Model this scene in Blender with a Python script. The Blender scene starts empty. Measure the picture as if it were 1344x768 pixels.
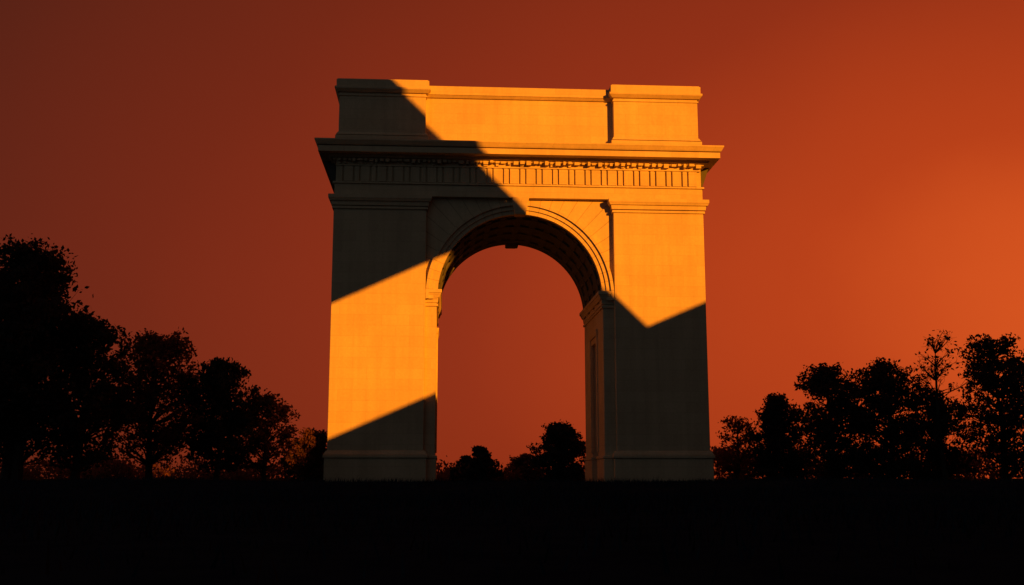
import bpy, bmesh, math, random
from mathutils import Vector, Matrix
random.seed(7)
sc=bpy.context.scene
col=sc.collection
R=math.radians
sc.view_settings.view_transform='Standard'
sc.view_settings.look='None'
sc.view_settings.exposure=0

SUN_AZ=R(38); SUN_EL=R(12)      # azimuth measured from -Y (behind the viewer) towards +X
SUN=Vector((math.sin(SUN_AZ)*math.cos(SUN_EL),-math.cos(SUN_AZ)*math.cos(SUN_EL),math.sin(SUN_EL)))

# ---------------------------------------------------------------- helpers
def N(nt,t,x=0,y=0,**k):
    n=nt.nodes.new(t)
    for a,b in k.items(): setattr(n,a,b)
    return n
def new_mat(name):
    m=bpy.data.materials.new(name); m.use_nodes=True
    nt=m.node_tree; b=nt.nodes['Principled BSDF']
    b.inputs['Specular IOR Level'].default_value=0.15
    b.inputs['Roughness'].default_value=0.9
    return m,nt,b
def math_node(nt,op,a,b=None,c=None):
    n=nt.nodes.new('ShaderNodeMath'); n.operation=op
    for i,v in enumerate((a,b,c)):
        if v is None: continue
        if isinstance(v,(int,float)): n.inputs[i].default_value=v
        else: nt.links.new(v,n.inputs[i])
    return n.outputs[0]
def mixc(nt,f,a,b,mode='MIX'):
    n=nt.nodes.new('ShaderNodeMix'); n.data_type='RGBA'; n.blend_type=mode
    for idx,v in ((0,f),(6,a),(7,b)):
        if isinstance(v,(int,float)): n.inputs[idx].default_value=v
        elif isinstance(v,tuple): n.inputs[idx].default_value=(*v,1) if len(v)==3 else v
        else: nt.links.new(v,n.inputs[idx])
    return n.outputs[2]

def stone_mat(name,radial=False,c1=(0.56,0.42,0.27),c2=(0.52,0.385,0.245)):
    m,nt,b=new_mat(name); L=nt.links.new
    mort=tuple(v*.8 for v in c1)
    tc=N(nt,'ShaderNodeTexCoord'); sp=N(nt,'ShaderNodeSeparateXYZ'); L(tc.outputs['Object'],sp.inputs[0])
    x,y,z=sp.outputs
    no=N(nt,'ShaderNodeTexNoise'); no.inputs['Scale'].default_value=0.45; no.inputs['Detail'].default_value=5
    L(tc.outputs['Object'],no.inputs['Vector'])
    fine=N(nt,'ShaderNodeTexNoise'); fine.inputs['Scale'].default_value=9; fine.inputs['Detail'].default_value=6
    L(tc.outputs['Object'],fine.inputs['Vector'])
    mp=N(nt,'ShaderNodeMapping'); mp.inputs['Scale'].default_value=(2.2,2.2,0.16)
    L(tc.outputs['Object'],mp.inputs['Vector'])
    streak=N(nt,'ShaderNodeTexNoise'); streak.inputs['Scale'].default_value=1.3; streak.inputs['Detail'].default_value=4
    L(mp.outputs[0],streak.inputs['Vector'])
    if radial:
        zz=math_node(nt,'SUBTRACT',z,9.4)
        ang=math_node(nt,'ARCTAN2',zz,x)
        k=math_node(nt,'MULTIPLY',ang,29/math.pi)
        fr=math_node(nt,'FRACT',math_node(nt,'ADD',k,100.5))
        d=math_node(nt,'ABSOLUTE',math_node(nt,'SUBTRACT',fr,0.5))
        joint=math_node(nt,'GREATER_THAN',d,0.47)
        cell=math_node(nt,'FLOOR',math_node(nt,'ADD',k,100.5))
        wn=N(nt,'ShaderNodeTexWhiteNoise',noise_dimensions='1D'); L(cell,wn.inputs['W'])
        base=mixc(nt,wn.outputs['Value'],c1,c2)
    else:
        cx=N(nt,'ShaderNodeCombineXYZ'); L(math_node(nt,'ADD',x,y),cx.inputs[0]); L(z,cx.inputs[1])
        br=N(nt,'ShaderNodeTexBrick'); L(cx.outputs[0],br.inputs['Vector'])
        br.inputs['Scale'].default_value=1
        br.inputs['Brick Width'].default_value=1.35; br.inputs['Row Height'].default_value=0.52
        br.inputs['Mortar Size'].default_value=0.009; br.inputs['Mortar Smooth'].default_value=0.3
        br.inputs['Color1'].default_value=(*c1,1); br.inputs['Color2'].default_value=(*c2,1)
        br.inputs['Mortar'].default_value=(*mort,1)
        base=br.outputs['Color']; joint=br.outputs['Fac']
    r1=N(nt,'ShaderNodeMapRange'); L(no.outputs[0],r1.inputs[0]); r1.inputs[1].default_value=.3; r1.inputs[2].default_value=.7; r1.inputs[3].default_value=.9; r1.inputs[4].default_value=1.05
    r2=N(nt,'ShaderNodeMapRange'); L(streak.outputs[0],r2.inputs[0]); r2.inputs[1].default_value=.35; r2.inputs[2].default_value=.62; r2.inputs[3].default_value=.93; r2.inputs[4].default_value=1.02
    r3=N(nt,'ShaderNodeMapRange'); L(fine.outputs[0],r3.inputs[0]); r3.inputs[1].default_value=.3; r3.inputs[2].default_value=.7; r3.inputs[3].default_value=.94; r3.inputs[4].default_value=1.05
    f=math_node(nt,'MULTIPLY',math_node(nt,'MULTIPLY',r1.outputs[0],r2.outputs[0]),r3.outputs[0])
    if radial: f=math_node(nt,'MULTIPLY',f,math_node(nt,'SUBTRACT',1.0,math_node(nt,'MULTIPLY',joint,0.36)))
    cc=N(nt,'ShaderNodeVectorMath',operation='SCALE'); L(base,cc.inputs[0]); L(f,cc.inputs['Scale'])
    L(cc.outputs[0],b.inputs['Base Color'])
    h=math_node(nt,'SUBTRACT',math_node(nt,'MULTIPLY',fine.outputs[0],0.5),joint)
    bp=N(nt,'ShaderNodeBump'); bp.inputs['Strength'].default_value=0.25; bp.inputs['Distance'].default_value=0.02
    L(h,bp.inputs['Height']); L(bp.outputs[0],b.inputs['Normal'])
    return m

def simple_mat(name,c1,c2,scale=2.0,rough=.95,spec=.1,bump=0,trans=None):
    m,nt,b=new_mat(name); L=nt.links.new
    tc=N(nt,'ShaderNodeTexCoord'); no=N(nt,'ShaderNodeTexNoise'); no.inputs['Scale'].default_value=scale; no.inputs['Detail'].default_value=6
    L(tc.outputs['Object'],no.inputs['Vector'])
    r=N(nt,'ShaderNodeMapRange'); L(no.outputs[0],r.inputs[0]); r.inputs[1].default_value=.35; r.inputs[2].default_value=.65
    c=mixc(nt,r.outputs[0],c1,c2)
    L(c,b.inputs['Base Color'])
    b.inputs['Roughness'].default_value=rough; b.inputs['Specular IOR Level'].default_value=spec
    if bump:
        bp=N(nt,'ShaderNodeBump'); bp.inputs['Strength'].default_value=.6; bp.inputs['Distance'].default_value=bump
        L(no.outputs[0],bp.inputs['Height']); L(bp.outputs[0],b.inputs['Normal'])
    if trans:
        t=N(nt,'ShaderNodeBsdfTranslucent'); t.inputs[0].default_value=(*trans,1)
        mx=N(nt,'ShaderNodeMixShader'); mx.inputs[0].default_value=.5
        L(b.outputs[0],mx.inputs[1]); L(t.outputs[0],mx.inputs[2]); L(mx.outputs[0],nt.nodes['Material Output'].inputs[0])
    return m

STONE=stone_mat('limestone_ashlar'); VOUS=stone_mat('limestone_voussoirs',radial=True)
SHADED=stone_mat('shade_dark_stone',c1=(0.11,0.10,0.09),c2=(0.095,0.088,0.08))  # darker stone colour stands in for shade in vault and on consoles
BARK=simple_mat('bark',(0.030,0.022,0.018),(0.05,0.037,0.03),6)
LEAF=simple_mat('leaves_dark',(0.034,0.032,0.034),(0.055,0.046,0.042),0.6,trans=(.05,.04,.03))
LEAFR=simple_mat('leaves_russet',(0.11,0.045,0.03),(0.17,0.06,0.035),0.6,trans=(.22,.09,.05))
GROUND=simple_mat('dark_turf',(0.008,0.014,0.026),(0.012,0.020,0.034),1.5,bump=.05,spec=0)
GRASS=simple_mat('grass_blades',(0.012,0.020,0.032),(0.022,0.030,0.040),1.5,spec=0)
CONC=simple_mat('concrete',(0.22,0.21,0.20),(0.30,0.29,0.27),1.2,bump=.02)

def box(bm,x0,x1,y0,y1,z0,z1,g0=0,g1=0):
    """box whose plan grows by g0 at the bottom and g1 at the top"""
    vs=[]
    for z,g in ((z0,g0),(z1,g1)):
        for x,y in ((x0-g,y0-g),(x1+g,y0-g),(x1+g,y1+g),(x0-g,y1+g)):
            vs.append(bm.verts.new((x,y,z)))
    for f in ((0,3,2,1),(4,5,6,7),(0,1,5,4),(1,2,6,5),(2,3,7,6),(3,0,4,7)):
        bm.faces.new([vs[i] for i in f])
def finish(bm,name,mat,parent=None,bevel=0,smooth=False):
    bmesh.ops.recalc_face_normals(bm,faces=bm.faces)
    me=bpy.data.meshes.new(name); bm.to_mesh(me); bm.free()
    me.materials.append(mat)
    ob=bpy.data.objects.new(name,me); col.objects.link(ob)
    if parent: ob.parent=parent
    if bevel:
        md=ob.modifiers.new('b','BEVEL'); md.width=bevel; md.segments=2; md.limit_method='ANGLE'; md.angle_limit=R(35)
    return ob
def empty(name,loc=(0,0,0)):
    e=bpy.data.objects.new(name,None); col.objects.link(e); e.location=loc; e.empty_display_size=.5
    return e

# ---------------------------------------------------------------- triumphal arch
arch=empty('triumphal_arch',(0.42,0,0)); arch.rotation_euler=(0,0,R(3.7))
ZC=9.4; RI=4.1
# piers
bm=bmesh.new()
for s in (-1,1):
    a,b_=sorted((s*4.65,s*9.2)); box(bm,a,b_,0,7.6,0,14.28)
finish(bm,'piers',STONE,arch,.03)
# inner jamb lining, with a tall doorway recess in each jamb
bm=bmesh.new()
for s in (-1,1):
    a,b_=sorted((s*4.1,s*4.66))
    box(bm,a,b_,.3,2.5,0,9.2); box(bm,a,b_,4.7,7.3,0,9.2); box(bm,a,b_,2.5,4.7,7.4,9.2)
    a,b_=sorted((s*4.03,s*4.2))
    box(bm,a,b_,2.25,2.55,1.8,7.7); box(bm,a,b_,4.65,4.95,1.8,7.7); box(bm,a,b_,2.2,5.0,7.7,8.0,0,.06)
finish(bm,'jambs',STONE,arch,.02)
# plinths
bm=bmesh.new()
for s in (-1,1):
    a,b_=sorted((s*4.6,s*9.22))
    box(bm,a,b_,-.03,7.63,-.6,1.45,.10,.10); box(bm,a,b_,-.03,7.63,1.45,1.6,.17,.17); box(bm,a,b_,-.03,7.63,1.6,1.8,.15,.03)
    a,b_=sorted((s*4.1,s*4.66))
    for (p,q) in ((.3,2.5),(4.7,7.3)):
        box(bm,a,b_,p,q,-.6,1.44,.06,.06); box(bm,a,b_,p,q,1.44,1.58,.1,.1)
finish(bm,'plinths',STONE,arch,.03)
# wall over the arch with barrel vault
bm=bmesh.new()
n=64; yf,yb=.3,7.3
pts=[(-RI,9.19)]+[(-RI*math.cos(math.pi*i/n),ZC+RI*math.sin(math.pi*i/n)) for i in range(n+1)]+[(RI,9.19)]
ZT=14.4
def pv(x,y,z): return bm.verts.new((x,y,z))
fl=[pv(x,yf,z) for x,z in pts]; bl=[pv(x,yb,z) for x,z in pts]
ft=[pv(x,yf,ZT) for x,z in pts]; bt=[pv(x,yb,ZT) for x,z in pts]
for i in range(len(pts)-1):
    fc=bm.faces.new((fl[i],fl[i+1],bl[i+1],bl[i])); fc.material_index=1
    if abs(pts[i][0]-pts[i+1][0])>1e-6:
        bm.faces.new((fl[i],ft[i],ft[i+1],fl[i+1])); bm.faces.new((bl[i],bl[i+1],bt[i+1],bt[i]))
bmesh.ops.remove_doubles(bm,verts=bm.verts,dist=1e-5)
for s in (-1,1):
    a,b_=sorted((s*4.1,s*4.66)); box(bm,a,b_,yf,yb,9.2,ZT)
spand=finish(bm,'spandrels_and_vault',VOUS,arch); spand.data.materials.append(SHADED)
# archivolt rings
def ring(bm,r0,r1,y0,y1,z=ZC,n=72,stilt=0.25):
    ps=[(-1,0,-stilt)]+[(-math.cos(math.pi*i/n),math.sin(math.pi*i/n),0) for i in range(n+1)]+[(1,0,-stilt)]
    rows=[[bm.verts.new((c*r,y,z+s_*r+o)) for c,s_,o in ps] for r,y in ((r0,y0),(r1,y0),(r1,y1),(r0,y1))]
    for k in range(4):
        A=rows[k];B=rows[(k+1)%4]
        for i in range(len(ps)-1): bm.faces.new((A[i],A[i+1],B[i+1],B[i]))
    for e in (0,-1): bm.faces.new([rows[k][e] for k in range(4)])
bm=bmesh.new()
ring(bm,4.06,4.28,.20,.5); ring(bm,4.27,4.50,.13,.5); ring(bm,4.49,4.635,.03,.5)
finish(bm,'archivolt',VOUS,arch)
bm=bmesh.new()
ring(bm,4.06,4.30,7.1,7.42); ring(bm,4.29,4.62,7.1,7.5)
for yy in (1.0,2.7,4.4,6.1): ring(bm,4.0,4.2,yy,yy+.55)
finish(bm,'vault_bands',SHADED,arch)
bm=bmesh.new()
for i in range(1,16):
    t=math.pi*i/16
    c,s_=math.cos(t),math.sin(t)
    w=.16
    vs=[]
    for y in (.6,7.0):
        for r in (4.02,4.2):
            for d in (-w,w): vs.append(bm.verts.new((c*r-s_*d,y,ZC+s_*r+c*d)))
    for f in ((0,1,3,2),(4,6,7,5),(0,4,5,1),(2,3,7,6),(0,2,6,4),(1,5,7,3)): bm.faces.new([vs[k] for k in f])
finish(bm,'vault_coffer_ribs',SHADED,arch)
# keystones
bm=bmesh.new()
for y0,y1,zl in ((-.08,.6,13.42),(7.0,7.75,13.3)):
    vs=[bm.verts.new(p) for p in ((-.27,y0+.1,zl),(.27,y0+.1,zl),(.27,y1,zl),(-.27,y1,zl),(-.44,y0,14.3),(.44,y0,14.3),(.44,y1,14.3),(-.44,y1,14.3))]
    for f in ((0,3,2,1),(4,5,6,7),(0,1,5,4),(1,2,6,5),(2,3,7,6),(3,0,4,7)): bm.faces.new([vs[i] for i in f])
finish(bm,'keystones',STONE,arch,.03)
bm=bmesh.new(); box(bm,-.35,.35,6.6,7.2,13.2,13.6); finish(bm,'vault_boss',SHADED,arch,.03)
# imposts
bm=bmesh.new()
for s in (-1,1):
    a,b_=sorted((s*4.1,s*4.70))
    box(bm,a,b_,.3,7.3,8.80,8.92,.07,.07); box(bm,a,b_,.3,7.3,8.98,9.22,.05,.08); box(bm,a,b_,.3,7.3,9.22,9.45,.12,.22); box(bm,a,b_,.3,7.3,9.45,9.62,.25,.25)
finish(bm,'imposts',STONE,arch,.015)
# capitals
bm=bmesh.new()
for s in (-1,1):
    a,b_=sorted((s*4.65,s*9.2))
    box(bm,a,b_,0,7.6,13.58,13.70,.07,.07); box(bm,a,b_,0,7.6,13.74,13.95,.10,.13); box(bm,a,b_,0,7.6,13.95,14.08,.19,.25); box(bm,a,b_,0,7.6,14.08,14.26,.26,.26)
finish(bm,'capitals',STONE,arch,.012)
# entablature
bm=bmesh.new()
W=9.2
box(bm,-W,W,0,7.6,14.262,14.86,-.01,-.01); box(bm,-W,W,0,7.6,14.86,14.95,.07,.07)
box(bm,-W,W,0,7.6,14.95,16.05,-.06,-.06)
box(bm,-W,W,0,7.6,16.04,16.14,.06,.12); box(bm,-W,W,0,7.6,16.14,16.30,.25,.35)
box(bm,-W,W,0,7.6,16.27,16.56,.76,.76); box(bm,-W,W,0,7.6,16.60,16.80,.80,.92); box(bm,-W,W,0,7.6,16.56,16.60,.68,.68); box(bm,-W,W,0,7.6,16.80,16.88,.93,.93)
finish(bm,'entablature',STONE,arch,.012)
bm=bmesh.new()   # side consoles under the cornice returns
for s in (-1,1):
    for yy in (1.0,3.2,5.4):
        x0,x1=s*9.0,s*9.36; x2=s*9.8
        vs=[bm.verts.new(p) for p in ((x0,yy,15.0),(x1,yy,15.0),(x2,yy,16.28),(x0,yy,16.28),(x0,yy+1.3,15.0),(x1,yy+1.3,15.0),(x2,yy+1.3,16.28),(x0,yy+1.3,16.28))]
        for f in ((0,1,2,3),(4,7,6,5),(0,4,5,1),(1,5,6,2),(2,6,7,3),(3,7,4,0)): bm.faces.new([vs[i] for i in f])
finish(bm,'side_consoles',SHADED,arch)  # dark colour paints in the shade below the cornice
# frieze fluting and ornament
bm=bmesh.new()
x=-9.02; k=0
while x<8.85:
    w=.42 if k%2 else .2
    box(bm,x,x+w,-.03,.2,14.98,15.74)
    x+=w+.10; k+=1
box(bm,-9.1,9.1,-.05,.2,15.76,15.82)
finish(bm,'frieze_flutes',STONE,arch)
bm=bmesh.new()
x=-9.05
while x<9.0:      # irregular carved crest under the cornice
    w=random.uniform(.10,.26); h=random.uniform(.06,.17)
    box(bm,x,x+w,-.10-random.random()*.16,.2,16.06-h,16.10)
    if random.random()<.35: box(bm,x+.02,x+w-.02,-.05,.2,15.86,16.0)
    x+=w+random.uniform(.07,.16)
finish(bm,'frieze_ornament',STONE,arch)
# attic
bm=bmesh.new()
box(bm,-8.9,8.9,.45,7.15,16.85,19.58)
box(bm,-8.9,8.9,.45,7.15,16.85,17.25,.08,.08)
box(bm,-8.9,8.9,.45,7.15,19.50,19.62,.08,.2); box(bm,-8.9,8.9,.45,7.15,19.62,20.08,.23,.23)
for s in (-1,1):
    a,b_=sorted((s*4.75,s*9.07))
    box(bm,a,b_,.05,7.5,16.86,19.6)
    box(bm,a,b_,.05,7.5,16.87,17.32,.15,.15); box(bm,a,b_,.05,7.5,17.36,17.52,.12,.03)
    box(bm,a,b_,.05,7.5,19.40,19.48,.05,.05)
    box(bm,a,b_,.05,7.5,19.58,19.72,.08,.22); box(bm,a,b_,.05,7.5,19.72,19.84,.23,.23); box(bm,a,b_,.05,7.5,19.84,20.22,.15,.15); box(bm,a,b_,.05,7.5,20.22,20.27,.10,.10)
finish(bm,'attic',STONE,arch,.015)

# ---------------------------------------------------------------- added sun blockers, unseen (behind and right of the viewer)
M=Matrix.Translation((0.42,0,0))@Matrix.Rotation(R(3.7),4,'Z')
def toward_sun(X,Z,y=-62.0):
    p=M@Vector((X,0,Z)); t=(y-p.y)/SUN.y
    return p+SUN*t
# concrete hall added out of view: three panels shaped for the diagonal shadow edges
panels=[[(-48,-16.4),(-10.6,-16.4),(-10.6,8.17),(-9.9,23.6),(-30,15),(-48,6)],
        [(-10.62,8.16),(-.9,12.62),(-.9,14.8),(-9.9,23.6)],
        [(-.9,14.8),(-.9,12.62),(4.2,5),(8.2,5),(6.9,7.25)]]
bm=bmesh.new()
for pr in panels:
    P=[toward_sun(*p) for p in pr]
    A=[bm.verts.new((p.x,p.y,max(p.z,-.5))) for p in P]; B=[bm.verts.new((p.x,p.y-.4,max(p.z,-.5))) for p in P]
    bm.faces.new(A); bm.faces.new(B[::-1])
    for i in range(len(A)):
        j=(i+1)%len(A); bm.faces.new((A[i],B[i],B[j],A[j]))
blocker=empty('sun_blocker')
finish(bm,'blocker_wall',CONC,blocker)
bm=bmesh.new()
PX=toward_sun(-48,-16.4).x
for i in range(7):
    xx=PX+2+i*4.2
    box(bm,xx,xx+.5,-61.9,-61.3,0,12+i*1.2)
finish(bm,'blocker_fins',CONC,blocker,.02)

# hill added out of view, ridge shaped to shade lower arch, ground and woods
ridge=[(-75,-16.5),(-30,-14),(-14,-2),(-9.29,2.3),(-3.9,4.67),(4.92,7.3),(9.23,9.16),(10.6,9.8),(14,17),(30,32),(70,45),(140,48),(260,30)]
RP=[toward_sun(*r) for r in ridge]
def rz(x):
    if x<=RP[0].x: return -.5
    for a,b_ in zip(RP[:-1],RP[1:]):
        if x<=b_.x: return a.z+(b_.z-a.z)*(x-a.x)/(b_.x-a.x)
    return max(-.5,RP[-1].z-.5*(x-RP[-1].x))
bm=bmesh.new()
xs=sorted(set([RP[0].x+i*4 for i in range(0,110)]+[p.x for p in RP]))
ys=sorted([-130+i*4 for i in range(17)]+[-64.5,-63,-62,-61,-59.5]+[-58+i*4 for i in range(20)])
grid=[]
for xx in xs:
    row=[]
    for yy in ys:
        z=rz(xx)-abs(yy+62)*2.2
        z+= (0.0 if abs(yy+62)<4 else random.uniform(-.3,.1))
        row.append(bm.verts.new((xx,yy,max(z,-.6))))
    grid.append(row)
for i in range(len(xs)-1):
    for j in range(len(ys)-1):
        q=(grid[i][j],grid[i+1][j],grid[i+1][j+1],grid[i][j+1])
        if all(v.co.z<=-.6 for v in q): continue
        bm.faces.new(q)
bmesh.ops.delete(bm,geom=[v for v in bm.verts if not v.link_faces],context='VERTS')
finish(bm,'blocker_hill',GROUND)

# ---------------------------------------------------------------- ground
def gz(x,y):
    z=.40*math.exp(-((y+13)/6.5)**2)
    z+=.03*math.sin(x*.21+1.3*math.sin(y*.13))+.02*math.sin(x*.53+y*.31)
    return z
bm=bmesh.new()
def axis(lim,fine,step):
    v=[];t=0
    while t<fine: v.append(t); t+=step
    while t<lim: v.append(t); t*=1.35
    v.append(lim)
    return sorted(set([-a for a in v]+v))
xs=axis(3000,60,1.5); ys=axis(3000,66,1.5)
g=[[bm.verts.new((a,b_,gz(a,b_))) for b_ in ys] for a in xs]
for i in range(len(xs)-1):
    for j in range(len(ys)-1): bm.faces.new((g[i][j],g[i+1][j],g[i+1][j+1],g[i][j+1]))
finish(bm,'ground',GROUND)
# grass
vs=[];fs=[]
def blade(x,y,h,w):
    a=random.uniform(0,math.pi); lx=random.uniform(-.4,.4)*h; ly=random.uniform(-.3,.3)*h
    c,s_=math.cos(a)*w,math.sin(a)*w; z=gz(x,y)-.02; k=len(vs)
    vs.extend([(x-c,y-s_,z),(x+c,y+s_,z),(x+lx,y+ly,z+h)]); fs.append((k,k+1,k+2))
for _ in range(70000):
    y=random.triangular(-48,-2,-13); x=random.uniform(-1,1)*(4+(y+53)*.58)
    p=.5+.5*math.sin(x*.8+2*math.sin(y*.5))
    blade(x,y,random.uniform(.05,.15)*(.6+.9*p)*(1.5 if random.random()<.05 else 1),random.uniform(.006,.018))
for _ in range(9000):
    y=random.uniform(-2,60); x=random.uniform(-1,1)*(y+53)*.55
    blade(x,y,random.uniform(.1,.35),.03)
me=bpy.data.meshes.new('grass'); me.from_pydata(vs,[],fs); me.materials.append(GRASS)
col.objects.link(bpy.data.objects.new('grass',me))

# ---------------------------------------------------------------- trees
def tube(V,F,p0,p1,r0,r1,segs=3,bend=.1,sides=5):
    d=(p1-p0); L=d.length
    if L<1e-4: return [p0,p1]
    u=d.orthogonal().normalized(); w=d.normalized().cross(u)
    bx=random.uniform(-bend,bend)*L; by=random.uniform(-bend,bend)*L
    path=[]; prev=None
    for i in range(segs+1):
        t=i/segs; c=p0+d*t+u*bx*math.sin(math.pi*t)+w*by*math.sin(math.pi*t)
        path.append(c); r=r0+(r1-r0)*t; k=len(V)
        for j in range(sides):
            a=2*math.pi*j/sides; V.append(tuple(c+(u*math.cos(a)+w*math.sin(a))*r))
        if prev is not None:
            for j in range(sides):
                F.append((prev+j,prev+(j+1)%sides,k+(j+1)%sides,k+j))
        prev=k
    return path
def rv(): return Vector((random.gauss(0,1),random.gauss(0,1),random.gauss(0,1)))
def leaf(V,F,c,s):
    n=rv().normalized()
    u=n.orthogonal().normalized()
    a=random.uniform(0,6.28); w=n.cross(u); u2=u*math.cos(a)+w*math.sin(a); w2=n.cross(u2)
    k=len(V)
    V.extend([tuple(c-u2*s),tuple(c+w2*s*.55),tuple(c+u2*s),tuple(c-w2*s*.55)]); F.append((k,k+1,k+2,k+3))
def tree(name,x,y,H,rad,base=.22,n=110,leaves=60,mat=LEAF,lsize=.115,shape='round',seed=0,trunk=None,stems=1,twig=3):
    """n foliage sprays spread through an irregular crown; each spray is a limb with twigs and leaf clusters"""
    random.seed(seed*77+5)
    V=[];F=[];LV=[];LF=[]
    z0=gz(x,y)-.2
    tr=trunk or H*.02+.04
    ph=[random.uniform(0,6.28) for _ in range(8)]
    def width(t,az):    # crown radius at height fraction t (0 base .. 1 top) in direction az
        if shape=='cone': w=(1-t)**.75*.95+.05; w*=min(1,.55+t*4)
        elif shape=='up': w=math.sin(math.pi*(t*.82+.14))**.6
        else: w=math.sin(math.pi*min(1,t*.86+.10))**.6
        w*=1+.22*math.sin(az*2+ph[0]+t*5)+.16*math.sin(az*3+ph[1]-t*9)+.13*math.sin(t*17+ph[2]+az)
        return max(.06,w)*rad
    tops=[]
    for s in range(stems):
        ox=(s-(stems-1)/2)*rad*.5
        p1=Vector((ox+random.uniform(-.15,.15)*rad,random.uniform(-.15,.15)*rad,H*(.93 if shape=='cone' else .85)))
        tops.append(tube(V,F,Vector((ox*.35,0,0)),p1,tr,tr*.15,10,.05,7))
    for i in range(n):
        t=random.random()**.85
        az=random.uniform(0,6.283)
        rr=width(t,az)*math.sqrt(random.uniform(.03,1.0))
        c=Vector((math.cos(az)*rr,math.sin(az)*rr,H*(base+(1-base)*t*.97)))
        pth=random.choice(tops)
        cand=[p for p in pth if p.z<c.z-.35*rr*(0.3 if shape=='cone' else 1) and p.z>H*base*.5] or [pth[2]]
        st=min(cand,key=lambda p:(p-c).length+random.uniform(0,.4)*rad)
        bp=tube(V,F,st,c,tr*.26,tr*.05,4,.14,4)
        for _ in range(twig):
            q2=(rv()+Vector((0,0,.5))).normalized()*rad*random.uniform(.10,.28)
            bs=random.choice(bp[2:]); e=bs+q2 if random.random()<.4 else c+q2
            if e.z>H: e.z=H-random.random()*.1
            tube(V,F,bs,e,tr*.05+.004,.005,2,.2,3)
            for _ in range(int(leaves*.25*random.uniform(.4,1.4))):
                o=rv(); leaf(LV,LF,e+Vector((o.x,o.y,o.z*.8))*rad*.06,lsize*random.uniform(.5,1.15))
        cr=rad*random.uniform(.06,.12)
        for _ in range(int(leaves*random.uniform(.2,.95))):
            o=rv(); leaf(LV,LF,c+Vector((o.x,o.y,o.z*.55))*cr,lsize*random.uniform(.6,1.2))
    e=empty(name,(x,y,z0))
    for nm,v,f,m in (('trunk_and_limbs',V,F,BARK),('crown',LV,LF,mat)):
        if not f: continue
        me=bpy.data.meshes.new(nm); me.from_pydata(v,[],f); me.materials.append(m)
        o=bpy.data.objects.new(nm,me); col.objects.link(o); o.parent=e
    return e
CY=-53
T=[
 ('oak_tree',-18.9,42,9.4,2.5,dict(base=.14,n=250,leaves=62,seed=1,stems=2)),
 ('oak_tree',-22.2,45,9.2,3.2,dict(base=.14,n=190,leaves=65,seed=2)),
 ('oak_tree',-16.9,43,6.9,2.1,dict(base=.13,n=175,leaves=58,seed=3)),
 ('oak_tree',-15.65,48,6.8,2.5,dict(base=.22,n=175,leaves=46,seed=4,mat=LEAFR,lsize=.11)),
 ('oak_tree',-13.1,49,5.85,1.95,dict(base=.18,n=160,leaves=52,seed=5)),
 ('maple_tree',-11.4,51,4.5,1.6,dict(base=.24,n=115,leaves=36,seed=6,mat=LEAFR,lsize=.10)),
 ('maple_tree',-9.8,54,3.0,1.25,dict(base=.2,n=75,leaves=34,seed=7,mat=LEAFR,lsize=.10)),
 ('maple_tree',-10.6,57,2.7,1.4,dict(base=.15,n=75,leaves=36,seed=27,lsize=.11)),
 ('bare_tree',-17.9,45,2.3,.8,dict(base=.25,n=30,leaves=2,seed=8,trunk=.05,twig=6)),
 ('bare_tree',-12.4,47,2.4,.8,dict(base=.25,n=30,leaves=2,seed=9,trunk=.05,twig=6)),
 ('maple_tree',11.7,58,3.9,1.3,dict(base=.1,n=80,leaves=24,seed=10,mat=LEAFR,lsize=.10)),
 ('cedar_tree',13.9,58,5.0,1.9,dict(base=.04,n=190,leaves=50,seed=11,shape='cone')),
 ('oak_tree',16.4,57,6.5,2.2,dict(base=.10,n=180,leaves=48,seed=12,shape='up')),
 ('oak_tree',19.3,57,6.7,2.4,dict(base=.10,n=200,leaves=50,seed=13)),
 ('bare_tree',21.9,56,8.3,1.7,dict(base=.3,n=70,leaves=5,seed=14,shape='up',trunk=.16,twig=7)),
 ('oak_tree',24.3,55,7.8,2.2,dict(base=.12,n=170,leaves=46,seed=15,shape='up')),
 ('oak_tree',22.2,58,5.2,1.9,dict(base=.08,n=120,leaves=50,seed=16)),
 ('oak_tree',28.0,56,7.6,2.6,dict(base=.12,n=150,leaves=55,seed=17)),
 ('oak_tree',-2.6,92,3.3,1.3,dict(base=.05,n=90,leaves=45,seed=18,lsize=.15)),
 ('oak_tree',-3.9,94,2.6,1.1,dict(base=.05,n=70,leaves=45,seed=19,lsize=.15)),
 ('oak_tree',4.1,92,5.1,2.4,dict(base=.03,n=200,leaves=50,seed=20,lsize=.15)),
 ('oak_tree',1.1,98,2.7,1.8,dict(base=.02,n=90,leaves=40,seed=21,lsize=.15,mat=LEAFR)),
]
for nm,x,d,H,r,k in T: tree(nm,x,CY+d,H,r,**k)
# distant woods: one object
random.seed(99)
LV=[];LF=[]
x=-75
while x<80:
    if -6.5<x<9.5: h=random.uniform(.6,1.4)
    elif x<0: h=random.uniform(1.2,2.8)
    else: h=random.uniform(2.4,4.6)
    y=CY+100+random.uniform(-6,10); r=random.uniform(1.2,2.4)
    for _ in range(9):
        c=Vector((x+random.gauss(0,r*.6),y+random.gauss(0,1),gz(x,y)+h*random.uniform(.1,.85)))
        for _ in range(60):
            o=rv(); leaf(LV,LF,c+Vector((o.x,o.y,o.z*.6))*r*.35,random.uniform(.12,.26))
    x+=random.uniform(.8,2.2)
me=bpy.data.meshes.new('distant_woods'); me.from_pydata(LV,[],LF); me.materials.append(LEAFR)
col.objects.link(bpy.data.objects.new('distant_woods',me))

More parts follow.
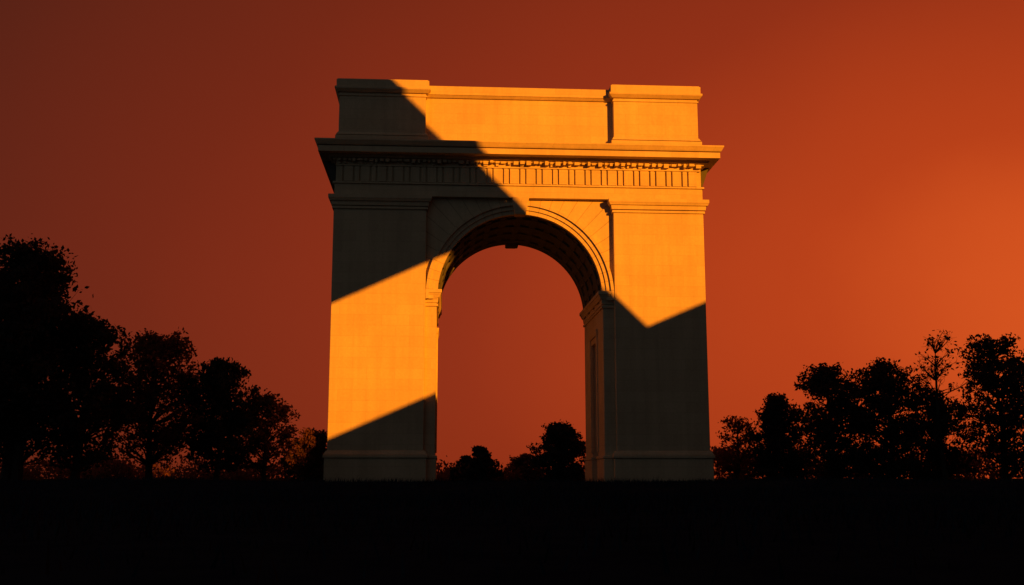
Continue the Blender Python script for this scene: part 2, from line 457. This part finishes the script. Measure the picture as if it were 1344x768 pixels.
# ---------------------------------------------------------------- sky
w=bpy.data.worlds.new("World"); sc.world=w; w.use_nodes=True; w.name='sky'
nt=w.node_tree; L=nt.links.new
bg=nt.nodes['Background']
tc=N(nt,'ShaderNodeTexCoord')
def dirfac(az,el,zs):
    mp=N(nt,'ShaderNodeMapping'); mp.inputs['Scale'].default_value=(1,1,zs); L(tc.outputs['Generated'],mp.inputs['Vector'])
    off=N(nt,'ShaderNodeVectorMath',operation='SUBTRACT'); L(mp.outputs[0],off.inputs[0]); off.inputs[1].default_value=(0,0,math.sin(el)*zs)
    nr=N(nt,'ShaderNodeVectorMath',operation='NORMALIZE'); L(off.outputs[0],nr.inputs[0])
    dt=N(nt,'ShaderNodeVectorMath',operation='DOT_PRODUCT'); L(nr.outputs[0],dt.inputs[0]); dt.inputs[1].default_value=(math.sin(az),math.cos(az),0)
    return dt.outputs['Value']
f=dirfac(R(34),R(8.5),2.3)
no=N(nt,'ShaderNodeTexNoise'); no.inputs['Scale'].default_value=3.0; no.inputs['Detail'].default_value=8; L(tc.outputs['Generated'],no.inputs['Vector'])
f=math_node(nt,'ADD',f,math_node(nt,'MULTIPLY',math_node(nt,'SUBTRACT',no.outputs[0],.5),.06))
f01=math_node(nt,'MULTIPLY_ADD',f,.5,.5)
cr=N(nt,'ShaderNodeValToRGB'); L(f01,cr.inputs[0])
def lin(c): return tuple(((v/255+.055)/1.055)**2.4 if v/255>.04045 else v/255/12.92 for v in c)+(1,)
els=[(0.0,(60,78,86)),(0.40,(60,57,53)),(0.60,(70,31,21)),(0.71,(88,33,19)),(0.81,(116,39,19)),(0.90,(146,48,21)),(0.97,(184,64,23)),(1.0,(214,84,30))]
e=cr.color_ramp.elements
while len(e)<len(els): e.new(.5)
for i,(p,c) in enumerate(els): e[i].position=p; e[i].color=lin(c)
sky=N(nt,'ShaderNodeTexSky'); sky.sky_type='NISHITA'; sky.sun_disc=False; sky.sun_elevation=SUN_EL; sky.sun_rotation=math.pi-SUN_AZ
sc2=N(nt,'ShaderNodeVectorMath',operation='SCALE'); L(sky.outputs[0],sc2.inputs[0]); sc2.inputs['Scale'].default_value=.0004
ad=N(nt,'ShaderNodeVectorMath',operation='ADD'); L(cr.outputs[0],ad.inputs[0]); L(sc2.outputs[0],ad.inputs[1])
L(ad.outputs[0],bg.inputs[0]); bg.inputs[1].default_value=1.0

sl=bpy.data.lights.new('sun','SUN'); sl.energy=8.6; sl.angle=R(.2); sl.color=(1,.315,.01)
so=bpy.data.objects.new('sun',sl); col.objects.link(so); so.rotation_euler=SUN.to_track_quat('Z','Y').to_euler(); so.location=(60,-60,40)

# ---------------------------------------------------------------- camera
cd=bpy.data.cameras.new('camera'); cd.sensor_width=36; cd.lens=1439/1344*36; cd.clip_end=6000; cd.clip_start=.05
co=bpy.data.objects.new('camera',cd); col.objects.link(co); co.location=(0,CY,.5); co.rotation_euler=(R(90+9.62),0,0)
sc.camera=co
